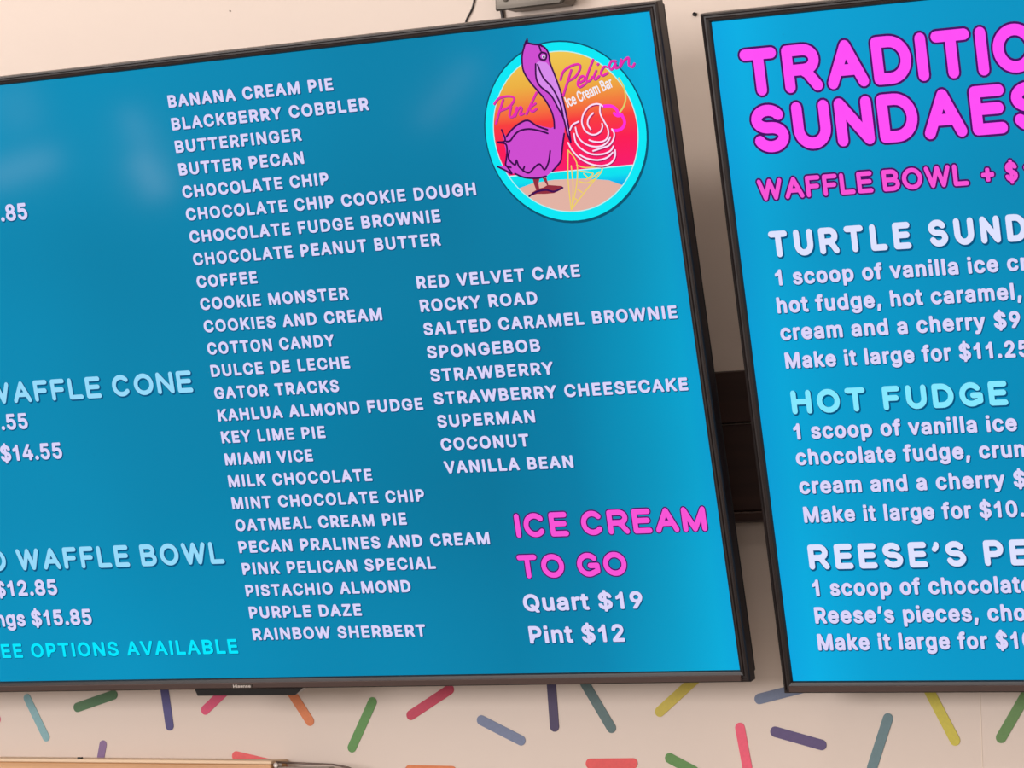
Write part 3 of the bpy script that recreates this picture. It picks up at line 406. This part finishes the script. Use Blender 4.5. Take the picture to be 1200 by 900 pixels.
# style: (alphabet, half stroke, x scale, letter gap, outline, fill, outline colour, shadow, joint sides)
T = {}
def tm(name, col): T[name] = glow(name, col)
tm('lavender', (220, 213, 250)); tm('white_blue', (222, 226, 255)); tm('pink', (255, 78, 246)); tm('pink_small', (248, 84, 214))
tm('soft_blue', (150, 218, 250)); tm('pale_cyan', (132, 232, 255)); tm('bright_cyan', (0, 232, 255)); tm('purple_edge', (70, 14, 100))
tm('shade_blue', (0, 84, 128)); tm('shade_blue_soft', (0, 104, 152))
STYLE = {
 'list':      ('type', .060, 1.04, .065, 0, 'lavender', None, .055),
 'price':     ('type', .054, 1.0, -.02, 0, 'lavender', None, .05),
 'body':      ('type', .056, 1.0, .012, 0, 'lavender', None, .045),
 'cyan':      ('type', .048, 1.0, .06, 0, 'bright_cyan', None, .03),
 'softblue':  ('round', .106, .86, .19, 0, 'soft_blue', None, .05),
 'bluehead':  ('round', .118, .82, .25, 0, 'pale_cyan', None, .05),
 'whitehead': ('round', .118, .82, .25, 0, 'white_blue', None, .05),
 'hotpink':   ('round', .112, .90, .17, .05, 'pink_small', 'purple_edge', 0),
 'addon':     ('round', .104, .86, .12, .085, 'pink_small', 'purple_edge', 0),
 'title':     ('round', .117, .86, .12, .048, 'pink', 'purple_edge', 0),
}
TRK = []
def text_line(txt, i0, X0, i1, X1, z, cap, style, parent, name, mirror=1, label=None, thick=True):
    alpha, r, xs, gap, oln, fill, oc, sh = STYLE[style]
    cs = cap*(1-2*r); R = r*cap
    def lay(xs):
        items = []; pen = 0.0
        for ch in txt:
            if alpha == 'round' and ch in SK:
                wd, st = SK[ch]; W = wd*cs*xs*1.04
                if ch == ' ': l, rr, adv = 0, 0, cap*.25*xs
                else: l, rr, adv = 0, W+2*R, W+2*R
                items.append((ch, 'r', pen, l, rr, adv)); pen += adv
            else:
                a, outs = SHAPES[ch]; k = cs*xs/1000
                xsn = [p[0]*k for o in outs for p in o[0]]
                mn, mxx = (min(xsn), max(xsn)) if xsn else (0, 0)
                items.append((ch, 't', pen, mn, mxx+2*R, a*k+2*R*.8)); pen += a*k+2*R*.8
        lo = items[i0][2]+items[i0][3]; hi = items[i1][2]+items[i1][4]
        return items, lo, hi
    trk = gap*cap
    if i1-i0 >= 2:       # letters are widened until the line has its length at the style's letter gap
        want = (X1-X0)-trk*(i1-i0); f = lambda q: lay(q)[2]-lay(q)[1]
        q0, q1 = .8, 1.2; xs = q0+(want-f(q0))*(q1-q0)/(f(q1)-f(q0))
    xs = max(.75, min(1.5, xs)); items, lo, hi = lay(xs)
    org = X0-items[i0][2]-items[i0][3]-trk*i0
    TRK.append((txt, round(xs, 2)))
    b = MB()
    layers = []
    if sh: layers.append((.00025, R+sh*cap*.7, 2, sh*cap*.6, -sh*cap*.9, False))
    if oln: layers.append((.0004, R+oln*cap, 1, 0, 0, True))
    layers.append((.0006, R, 0, 0, 0, True))
    for i, (ch, kind, p, l, rr, adv) in enumerate(items):
        x0 = org+p+trk*i
        for (yy, rad, mi, dx, dz, dofill) in layers:
            if kind == 'r':
                wd, st = SK[ch]; W = wd*cs*xs*1.04
                for s_ in st:
                    if ch == '’': pts = [(x0+R+u*R*.35+dx, z+R+v*cs+dz) for u, v in s_]; b.ribbon(pts, rad*.9, -yy, mi, n=10); continue
                    pts = [(x0+R+u*W+dx, z+R+v*cs+dz) for u, v in s_]
                    b.ribbon(pts, rad, -yy, mi, n=14 if cap > .03 else 10)
            else:
                k = cs*xs/1000; kz = cs/1000
                for o, holes in SHAPES[ch][1]:
                    loops = [[(x0+R+q[0]*k+dx, z+R+q[1]*kz+dz) for q in c] for c in [o]+holes]
                    b.fill(loops, -yy, mi)
                    for c in loops: b.ribbon(c, rad if alpha == 'type' else rad-R*.45, -yy, mi, closed=True, n=6)
    return b.build(name, [T[fill], T[oc or 'purple_edge'], T['shade_blue']], parent, label=label)

# ---------------------------------------------------------------- televisions
M_bez = mat('bezel_brown_black', (34, 24, 23), .34, noise=(9, .5, (22, 16, 16)), spec=.5)
M_edge = mat('bezel_black', (12, 10, 12), .3)
M_chin = mat('satin_grey_brown', (84, 68, 64), .36, metal=.55)
M_back = mat('tv_back_plastic', (28, 27, 28), .6, bump=(200, .2))
M_mount = mat('mount_black_steel', (30, 30, 32), .45, metal=.7)
M_badge = mat('badge_silver', (226, 214, 206), .3, metal=.2)
M_badge_bg = mat('badge_brown', (52, 40, 32), .5)
TW, TH = 1.21, .685

def tv(Mw, xa, label):
    t = empty('television', Mw); tag(t, label, 'television', 'menu screens')
    xb = xa+TW
    def sweep(name, prof, m, parent=t, offs=(1, 1, 1), **k):   # offs: outward scale on left/right, top, bottom
        b = MB(); vs = []
        for o, y in prof:
            os_, ot, ob = o*offs[0], o*offs[1], o*offs[2]
            vs += [(xa-os_, y, -ob), (xb+os_, y, -ob), (xb+os_, y, TH+ot), (xa-os_, y, TH+ot)]
        n = len(prof); fs = []
        for i in range(n-1):
            for j in range(4): fs.append((i*4+j, (i+1)*4+j, (i+1)*4+(j+1) % 4, i*4+(j+1) % 4))
        b.add(vs, fs); return b.build(name, m, parent, **k)
    scr = MB(); scr.add([(xa, 0, 0), (xb, 0, 0), (xb, 0, TH), (xa, 0, TH)], [(0, 1, 2, 3)])
    screen = scr.build('screen', M_screen[0 if xa < 0 else 1], t)
    sweep('bezel', [(-.0012, .0002), (-.0010, -.0022), (.0022, -.0030), (.0032, -.0016), (.0050, -.0016), (.0062, -.0034), (.0078, -.0028), (.0084, -.0004), (.0084, .011), (.0060, .014)], M_bez, offs=(1, .88, 1.26))
    sweep('inner_rim', [(-.0022, .0003), (-.0021, -.0008), (-.0009, -.0026), (.0000, -.0028)], M_edge, label='thin black rim around the lit picture')
    b = MB(); b.box((xa-.002, -.0044, -.0086), (xb-.0005 if xa < 0 else xb, -.0022, -.0024), .0006)
    b.build('chin_trim', M_chin, t, label='lighter satin strip along the bottom edge')
    b = MB(); b.box((xa-.006, .0115, -.006), (xb+.006, .022, TH+.005), .003)
    b.box((xa+.03, .020, .02), (xb-.03, .034, TH-.10), .006); b.box((xa+.2, .030, .06), (xb-.2, .046, TH-.28), .006); b.build('back_panel', M_back, t)
    cx = (xa+xb)/2
    b = MB(); b.prism([(cx-.0685, -.0100), (cx+.0735, -.0100), (cx+.062, -.0178), (cx-.066, -.0172)], -.003, .014); b.build('sensor_housing', M_edge, t)
    pl = MB(); pl.box((cx-.0175, -.0052, -.0085), (cx+.0095, -.0043, -.0035), .0003); bg_ = pl.build('badge', M_badge_bg, t, label='small brown maker\'s badge with silver letters')
    b = MB(); s_ = 'Hisense'; k = .0030/1000; x = cx-.0158; tot = sum(GLYPH[c][0] for c in s_)*k; kx = k*.0236/tot
    for c in s_:
        for o, hs in SHAPES[c][1]:
            loops = [[(x+q[0]*kx, -.0076+q[1]*k) for q in cc] for cc in [o]+hs]
            b.fill(loops, -.0053); [b.ribbon(l, .00022, -.0053, closed=True, n=5) for l in loops]
        x += GLYPH[c][0]*kx
    b.build('badge_lettering', M_badge, bg_)
    return t, screen

M1 = ((1.000000, 0.000000, -0.000000, 0.00000),
      (0.000000, 0.970296, -0.241922, -0.11000),
      (0.000000, 0.241922, 0.970296, 1.72000),
      (0, 0, 0, 1))
M2 = ((0.999964, 0.000225, 0.008497, 0.04190),
      (0.001777, 0.972020, -0.234893, -0.08132),
      (-0.008312, 0.234899, 0.971984, 1.70709),
      (0, 0, 0, 1))
M_screen = [
 ramp_glow('lit_teal_picture', 0, [(-1.21, (0, 137, 181)), (-.80, (0, 134, 175)), (-.50, (0, 127, 167)), (-.26, (0, 119, 157)), (-.16, (0, 125, 165)), (-.07, (0, 147, 188)), (-.02, (0, 161, 205)), (0, (0, 157, 207))], (.3425, .3425, 1.16)),
 ramp_glow('lit_blue_picture', 0, [(0, (0, 157, 213)), (.03, (0, 165, 215)), (.09, (0, 153, 201)), (.2, (0, 143, 189)), (.35, (0, 137, 181)), (1.21, (0, 147, 191))], (.3425, .3425, 1.14))]
tv1, scr1 = tv(Matrix(M1), -TW, 'large wall television listing ice cream flavours, with a round pelican logo')
tv2, scr2 = tv(Matrix(M2), 0.0, 'right-hand wall television with pink sundae heading, cut off by the frame')
for k, txt, i0, X0, i1, X1, z, cap, style in LINES:
    nm = {'list': 'flavour_text', 'price': 'price_text', 'body': 'price_text' if k == 1 else 'description_text', 'cyan': 'notice_text'}.get(style, 'heading_text')
    lb = {'title': 'pink rounded heading with dark outline', 'addon': 'small pink outlined heading', 'hotpink': 'pink outlined heading', 'softblue': 'pale blue rounded heading',
          'bluehead': 'pale cyan rounded heading', 'whitehead': 'white rounded heading', 'cyan': 'bright cyan line of capitals'}.get(style)
    text_line(txt, i0, X0/1000, i1, X1/1000, z/1000, cap/1000, style, scr1 if k == 1 else scr2, nm, label=lb)

# steel wall mounts behind the televisions
def mount(t, Mw, xa, label):
    Mi = Matrix(Mw); o = empty('wall_mount', Matrix.Translation((Mi[0][3]+xa+TW/2, 0, Mi[2][3]+.30)))
    tag(o, label, 'bracket', 'television wall brackets')
    b = MB(); b.box((-.22, -.012, -.02), (.22, -.0005, .16), .001)
    if True: b.v = [(x, y-.0305, z) for x, y, z in b.v]
    b.build('wall_plate', M_mount, o)
    for sx in (-.15, .15):
        b = MB(); loc = lambda x, y, z: (o.matrix_world.inverted() @ (Mi @ Vector((xa+TW/2+x, y, z))))
        P = [(sx-.015, .0465, .08), (sx+.015, .0465, .08), (sx+.015, .0465, .38), (sx-.015, .0465, .38)]
        f = [loc(*p) for p in P]; g = [loc(p[0], .0585, p[2]) for p in P]
        b.add(f+g, [(0,1,2,3), (7,6,5,4), (0,4,5,1), (1,5,6,2), (2,6,7,3), (3,7,4,0)])
        b.tube([loc(sx, .055, .34), (f[0].x+.015, -.030, .14)], .008)
        b.tube([loc(sx, .055, .20), (f[0].x+.015, -.030, .02)], .008)
        b.build('tilt_arm', M_mount, o)
    return o
for a in ((tv1, M1, -TW, 'black steel wall bracket hidden behind the flavour list television'), (tv2, M2, 0, 'black steel wall bracket hidden behind the sundae television')): mount(*a)

# ---------------------------------------------------------------- round logo on the left screen
def smooth(P, n=4, closed=False):
    m = len(P)
    if m < 3: return P
    g = (lambda i: P[i % m]) if closed else (lambda i: P[max(0, min(m-1, i))])
    out = []
    for i in range(m if closed else m-1):
        p0, p1, p2, p3 = g(i-1), g(i), g(i+1), g(i+2)
        for k in range(n):
            t = k/n; out.append(tuple(.5*(2*b_+(c_-a_)*t+(2*a_-5*b_+4*c_-d_)*t*t+(-a_+3*b_-3*c_+d_)*t**3) for a_, b_, c_, d_ in zip(p0, p1, p2, p3)))
    if not closed: out.append(P[-1])
    return out
U = lambda pts: [(x/10000, z/10000) for x, z in pts]
SU = lambda pts: smooth(U(pts))
CX, CZ, CR = -.1151, .5713, .0916
def disc(n, r, a0=0, a1=360): return [(CX+r*math.cos(math.radians(a0+(a1-a0)*i/n)), CZ+r*math.sin(math.radians(a0+(a1-a0)*i/n))) for i in range(n+(abs(a1-a0) < 360))]
def flat(name, pieces, mats, label=None):
    b = MB()
    for kind, data, y, mi, *r in pieces:
        if kind == 'fill': b.fill([data], -y, mi)
        else: b.ribbon(data, r[0], -y, mi, n=8)
    return b.build(name, mats, scr1, label=label)
ring_dark = glow('logo_rim_shade', (0, 84, 112)); ring = glow('logo_ring', (0, 232, 246)); ring_in = glow('logo_ring_inner', (190, 240, 240))
flat('logo_ring', [('fill', disc(72, CR+.0016), .0002, 0), ('fill', [(x+.0006, z-.0012) for x, z in disc(72, CR+.0016)], .00019, 0), ('fill', disc(72, CR), .0003, 1), ('fill', disc(72, CR-.0088), .0004, 2)],
     [ring_dark, ring, ring_in], 'bright cyan ring of the round logo')
HZ = .5311; ri = CR-.0098; hs = HZ-CZ; ang = math.degrees(math.asin(hs/ri))
M_sun = ramp_glow('logo_sunset', 2, [(HZ, (248, 22, 108)), (CZ-.010, (252, 26, 84)), (CZ+.012, (248, 60, 62)), (CZ+.030, (242, 128, 62)), (CZ+.050, (236, 176, 66)), (CZ+ri, (240, 200, 82))])
M_sea = ramp_glow('logo_sea', 2, [(CZ-.068, (0, 120, 226)), (CZ-.058, (0, 168, 236)), (CZ-.048, (0, 224, 240)), (HZ, (0, 230, 236))])
flat('logo_sunset', [('fill', disc(60, ri, ang, 180-ang), .0005, 0)], [M_sun], 'sunset sky of the round logo, yellow to red')
flat('logo_sea', [('fill', disc(48, ri, 180-ang, 360+ang), .0005, 0), ('ribbon', [(CX-ri*.88, HZ), (CX+ri*.88, HZ)], .00055, 1, .00055)], [M_sea, glow('logo_foam', (200, 245, 250))], 'cyan sea of the round logo')
sand = [(CX-.062, CZ-.0535), (CX-.045, CZ-.0495), (CX-.02, CZ-.048), (CX+.015, CZ-.0495), (CX+.042, CZ-.0535), (CX+.056, CZ-.0595)]
a0 = math.degrees(math.atan2(-.0535, -.062)) % 360; a1 = math.degrees(math.atan2(-.0595, .056)) % 360
flat('logo_sand', [('fill', sand+disc(30, ri, a1, a0)[0:], .0006, 0)], [glow('logo_sand', (226, 178, 164))], 'pink sand of the round logo')
ink = glow('logo_ink', (62, 10, 80))
pel = [('fill', U(LOGO['body']), .0009, 0), ('fill', U(LOGO['bill']), .00095, 1)]
pel += [('fill', U(l), .0008, 2) for l in LOGO['leg']]
pel += [('ribbon', SU(s_), .00105, 3, .0010) for s_ in LOGO['ink']]
ex, ez = U([LOGO['ink'][12][0]])[0]
pel += [('ribbon', [(ex+.0016, ez-.0045), (ex+.0016, ez-.0048)], .0011, 4, .0020), ('ribbon', [(ex+.0018, ez-.0052), (ex+.0018, ez-.0050)], .00115, 3, .0012)]
flat('logo_pelican', pel, [glow('pelican_pink', (206, 76, 208)), glow('pelican_bill', (216, 138, 236)), glow('pelican_leg', (146, 44, 62)), ink, glow('pelican_eye', (225, 215, 250))], 'standing purple-pink pelican of the round logo')
white = glow('neon_white', (252, 224, 250)); red = glow('sundae_red', (246, 26, 92)); edge = glow('neon_shadow', (170, 20, 90))
b_ = [('ribbon', [(x+.0005, z-.0009) for x, z in SU(s_)], .00125, 1, .0011) for s_ in LOGO['neon']]
b_ += [('ribbon', SU(s_), .0013, 0, .00085) for s_ in LOGO['neon']]
flat('logo_ice_cream', b_, [white, edge], 'white neon swirl of the logo')
flat('logo_cherry', [('ribbon', SU(s_), .00125, 0, .0016) for s_ in LOGO['cherry']]+[('ribbon', SU(s_), .0012, 1, .0009) for s_ in LOGO['stem']], [glow('neon_magenta', (255, 48, 222)), glow('neon_stem', (216, 208, 110))], 'magenta neon cherry with yellow stem')
flat('logo_cone', [('ribbon', SU(s_), .0012, 0, .00065) for s_ in LOGO['cone']], [glow('neon_yellow', (238, 208, 100))], 'yellow neon cone of the logo')
flat('logo_script', [('ribbon', [(x+.0006, z-.0006) for x, z in SU(s_)], .0014, 1, .0011) for s_ in LOGO['script']]+[('ribbon', SU(s_), .0015, 0, .00105) for s_ in LOGO['script']], [glow('script_pink', (236, 44, 176)), glow('script_shade', (150, 60, 130))], 'magenta handwritten words across the logo')
# small white line of words, condensed and climbing to the right
x0, z0, x1, z1 = [v/1000 for v in LOGO['bar']]
s_ = 'Ice Cream Bar'; Lw = math.hypot(x1-x0, z1-z0); ca, sa = (x1-x0)/Lw, (z1-z0)/Lw
tot = sum(GLYPH[c][0] for c in s_); kx = Lw/tot; kz = .0105/1000; b = MB(); x = 0
for c in s_:
    for o, hs_ in SHAPES[c][1]:
        loops = [[(x0+(x+q[0]*kx)*ca-(q[1]*kz)*sa, z0+(x+q[0]*kx)*sa+(q[1]*kz)*ca) for q in cc] for cc in [o]+hs_]
        b.fill(loops, -.0014); [b.ribbon(l, .00028, -.0014, closed=True, n=5) for l in loops]
    x += GLYPH[c][0]*kx
b.build('logo_small_words', glow('words_white', (240, 236, 246)), scr1, label='small white words climbing to the right')

# ---------------------------------------------------------------- sprinkles painted as thin stickers on the wall
PLACE = [
'light teal sprinkle sticker low on the wall near the left frame edge',
'dark green sprinkle sticker lying nearly flat just under the left screen',
'navy blue upright sprinkle sticker under the left screen',
'hot pink sprinkle sticker partly behind the sensor box under the left screen',
'burnt orange sprinkle sticker slanting from the right end of the sensor box',
'lilac purple sprinkle sticker standing on the wooden ledge line',
'coral red sprinkle sticker meeting the end of the wooden ledge',
'pink sprinkle sticker sliced by the left frame edge',
'leaf green sprinkle sticker leaning right under the middle of the left screen',
'crimson sprinkle sticker rising right to the bottom edge of the left screen',
'slate blue sprinkle sticker sloping down to the right, below screen centre',
'blackish purple upright sprinkle sticker touching the bottom edge of the left screen',
'grey green sprinkle sticker leaning left beside the blackish purple one',
'mustard yellow sprinkle sticker under the lower right part of the left screen',
'orange level sprinkle sticker cut by the bottom frame edge',
'bright red level sprinkle sticker at the bottom frame edge',
'grass green sprinkle sticker at the bottom edge, right of the bright red one',
'slate grey sprinkle sticker tucked behind the lower left corner of the right screen',
'coral pink upright sprinkle sticker below the gap between the screens',
'deep purple sprinkle sticker below the left part of the right screen',
'teal grey sprinkle sticker leaning right below the right screen',
'lime yellow sprinkle sticker dropping from the bottom edge of the right screen',
'moss green sprinkle sticker by the right frame edge under the right screen']
mats_d = {}
for (nm, col, (ax, az, bx, bz)), place in zip(DECALS, PLACE):
    m = mats_d.get(nm) or mat('sticker_'+nm.replace(' ', '_'), col, .55, noise=(260, .25, tuple(int(c*.86) for c in col)), bump=(220, .15)); mats_d[nm] = m
    a, c = Vector((ax, az))/1000, Vector((bx, bz))/1000; ctr = (a+c)/2; d = (c-a).normalized(); n = Vector((-d.y, d.x)); r = .0056 if nm not in ('light teal', 'lilac purple') else .0050
    base = math.atan2(d.y, d.x)
    poly = [tuple(c-ctr+r*Vector((math.cos(base-math.pi/2+math.pi*k/10), math.sin(base-math.pi/2+math.pi*k/10)))) for k in range(11)]
    poly += [tuple(a-ctr+r*Vector((math.cos(base+math.pi/2+math.pi*k/10), math.sin(base+math.pi/2+math.pi*k/10)))) for k in range(11)]
    b = MB(); b.prism(poly, -.0006, 0)
    o = b.build('sprinkle_sticker', m, label=place, cat='wall sticker', group='sprinkle stickers on the wall'); o.location = (ctr.x, -.0001, ctr.y)

# ---------------------------------------------------------------- small things on the wall
M_zinc = mat('brushed_zinc', (132, 124, 115), .5, metal=.6, noise=((4, 8, 60), .9, (84, 78, 72)), bump=(35, .5))
jb = empty('junction_box', Matrix.Translation((-.2640, 0, 2.4475))); tag(jb, 'silver metal electrical box on the wall above the left screen', 'electrical box')
b = MB(); b.box((-.041, -.034, .0), (.041, -.0005, .066), .006); b.build('box_body', M_zinc, jb)
b = MB(); b.box((-.044, -.0375, -.002), (.039, -.034, .069), .0016); b.build('cover_plate', M_zinc, jb)
for sx, sz in ((-.030, .010), (.028, .058)):
    b = MB(); b.tube([(sx, -.0395, sz), (sx, -.037, sz)], .0032, 12); b.build('cover_screw', M_zinc, jb)
M_cord = mat('black_cord', (34, 24, 24), .5)
def cord(pts, r, label):
    b = MB(); P = [Vector(p) for p in pts]; base = P[0].copy(); sm = []
    for i in range(len(P)-1):
        p0, p1, p2, p3 = P[max(i-1, 0)], P[i], P[i+1], P[min(i+2, len(P)-1)]
        for k in range(8):
            t = k/8; sm.append(.5*((2*p1)+(-p0+p2)*t+(2*p0-5*p1+4*p2-p3)*t*t+(-p0+3*p1-3*p2+p3)*t**3)-base)
    sm.append(P[-1]-base)
    b.tube(sm, r, 8); o = b.build('power_cord', M_cord, label=label, cat='cord'); o.location = base
cord([(-.338, -.0018, 2.62), (-.346, -.0018, 2.52), (-.354, -.0018, 2.465), (-.3655, -.0018, 2.442), (-.374, -.0018, 2.40), (-.370, -.0018, 2.30)], .0011, 'thin black cord slanting down behind the top edge of the left screen')
cord([(-.3235, -.0030, 2.62), (-.3215, -.0030, 2.50), (-.3202, -.0030, 2.4615), (-.3170, -.0030, 2.441), (-.314, -.0030, 2.38), (-.316, -.0030, 2.30)], .0021, 'thicker black cord hanging straight beside the silver metal box')
b = MB(); b.tube([(0, -.003, 0), (0, -.0016, 0), (0, .0, 0)], .0022, 14); b.tube([(0, -.0036, 0), (0, -.003, 0)], .0014, 12)
o = b.build('wall_screw', M_edge, label='small black screw in the wall at the upper corner of the right screen', cat='screw'); o.location = (-.0827, -.0002, 2.4237)
b = MB(); b.tube([(0, -.0012, 0), (0, 0, 0)], .0008, 8)
o = b.build('wall_nail', mat('nail_grey', (130, 112, 108), .5), label='tiny grey nail head in the bare wall above the left screen', cat='nail'); o.location = (-.6774, -.0002, 2.4886)

# wooden ledge in the lower left corner with a metal end rod
M_wood = mat('light_maple', (205, 158, 112), .45, noise=((3, 30, 120), .7, (178, 128, 84)), bump=(90, .15))
M_woodlit = mat('maple_lit_edge', (226, 196, 164), .5, noise=((3, 60, 30), .5, (210, 176, 140)))  # paler than the board: light on the top edge put into the colour
lg = empty('wooden_ledge', Matrix.Translation((-.6235, -.035, 1.6256)) @ Matrix.Rotation(math.radians(.575), 4, 'Y'))
tag(lg, 'light wooden ledge along the wall under the left screen', 'shelf')
b = MB(); b.box((-1.1, 0, -.070), (0, .0345, -.0032), .0012); b.build('board', M_wood, lg)
b = MB(); b.box((-1.1, -.0012, -.0032), (.001, .0345, .0008), .0008); b.build('lit_top_edge', M_woodlit, lg, label='paler top edge of the ledge, its caught light put into the colour')
b = MB(); b.box((-.268, .002, .0009), (-.262, .006, .0028), .0004); b.build('clip', M_edge, lg, label='tiny dark clip on the ledge top')
rd = empty('metal_rail', Matrix.Translation((-.6235+.004, -.030, 1.6256-.001))); tag(rd, 'thin grey metal rail sticking out at the end of the wooden ledge', 'rail')
b = MB(); b.tube([(0, 0, 0), (.04, 0, -.0015), (.075, 0, -.0028), (.095, 0, -.006), (.11, 0, -.012)], .0011, 8); b.build('rail_rod', mat('rail_dark', (96, 78, 70), .35, metal=.6), rd)
b = MB(); b.box((.0015, -.0020, -.040), (.070, .012, -.0056), .001); b.build('rail_plate', mat('rail_plate_grey', (150, 136, 126), .5), rd)
b = MB(); b.tube([(.001, -.003, -.0032), (.001, .006, -.0032)], .0030, 12); b.build('end_cap', M_badge, rd, label='bright round end cap')
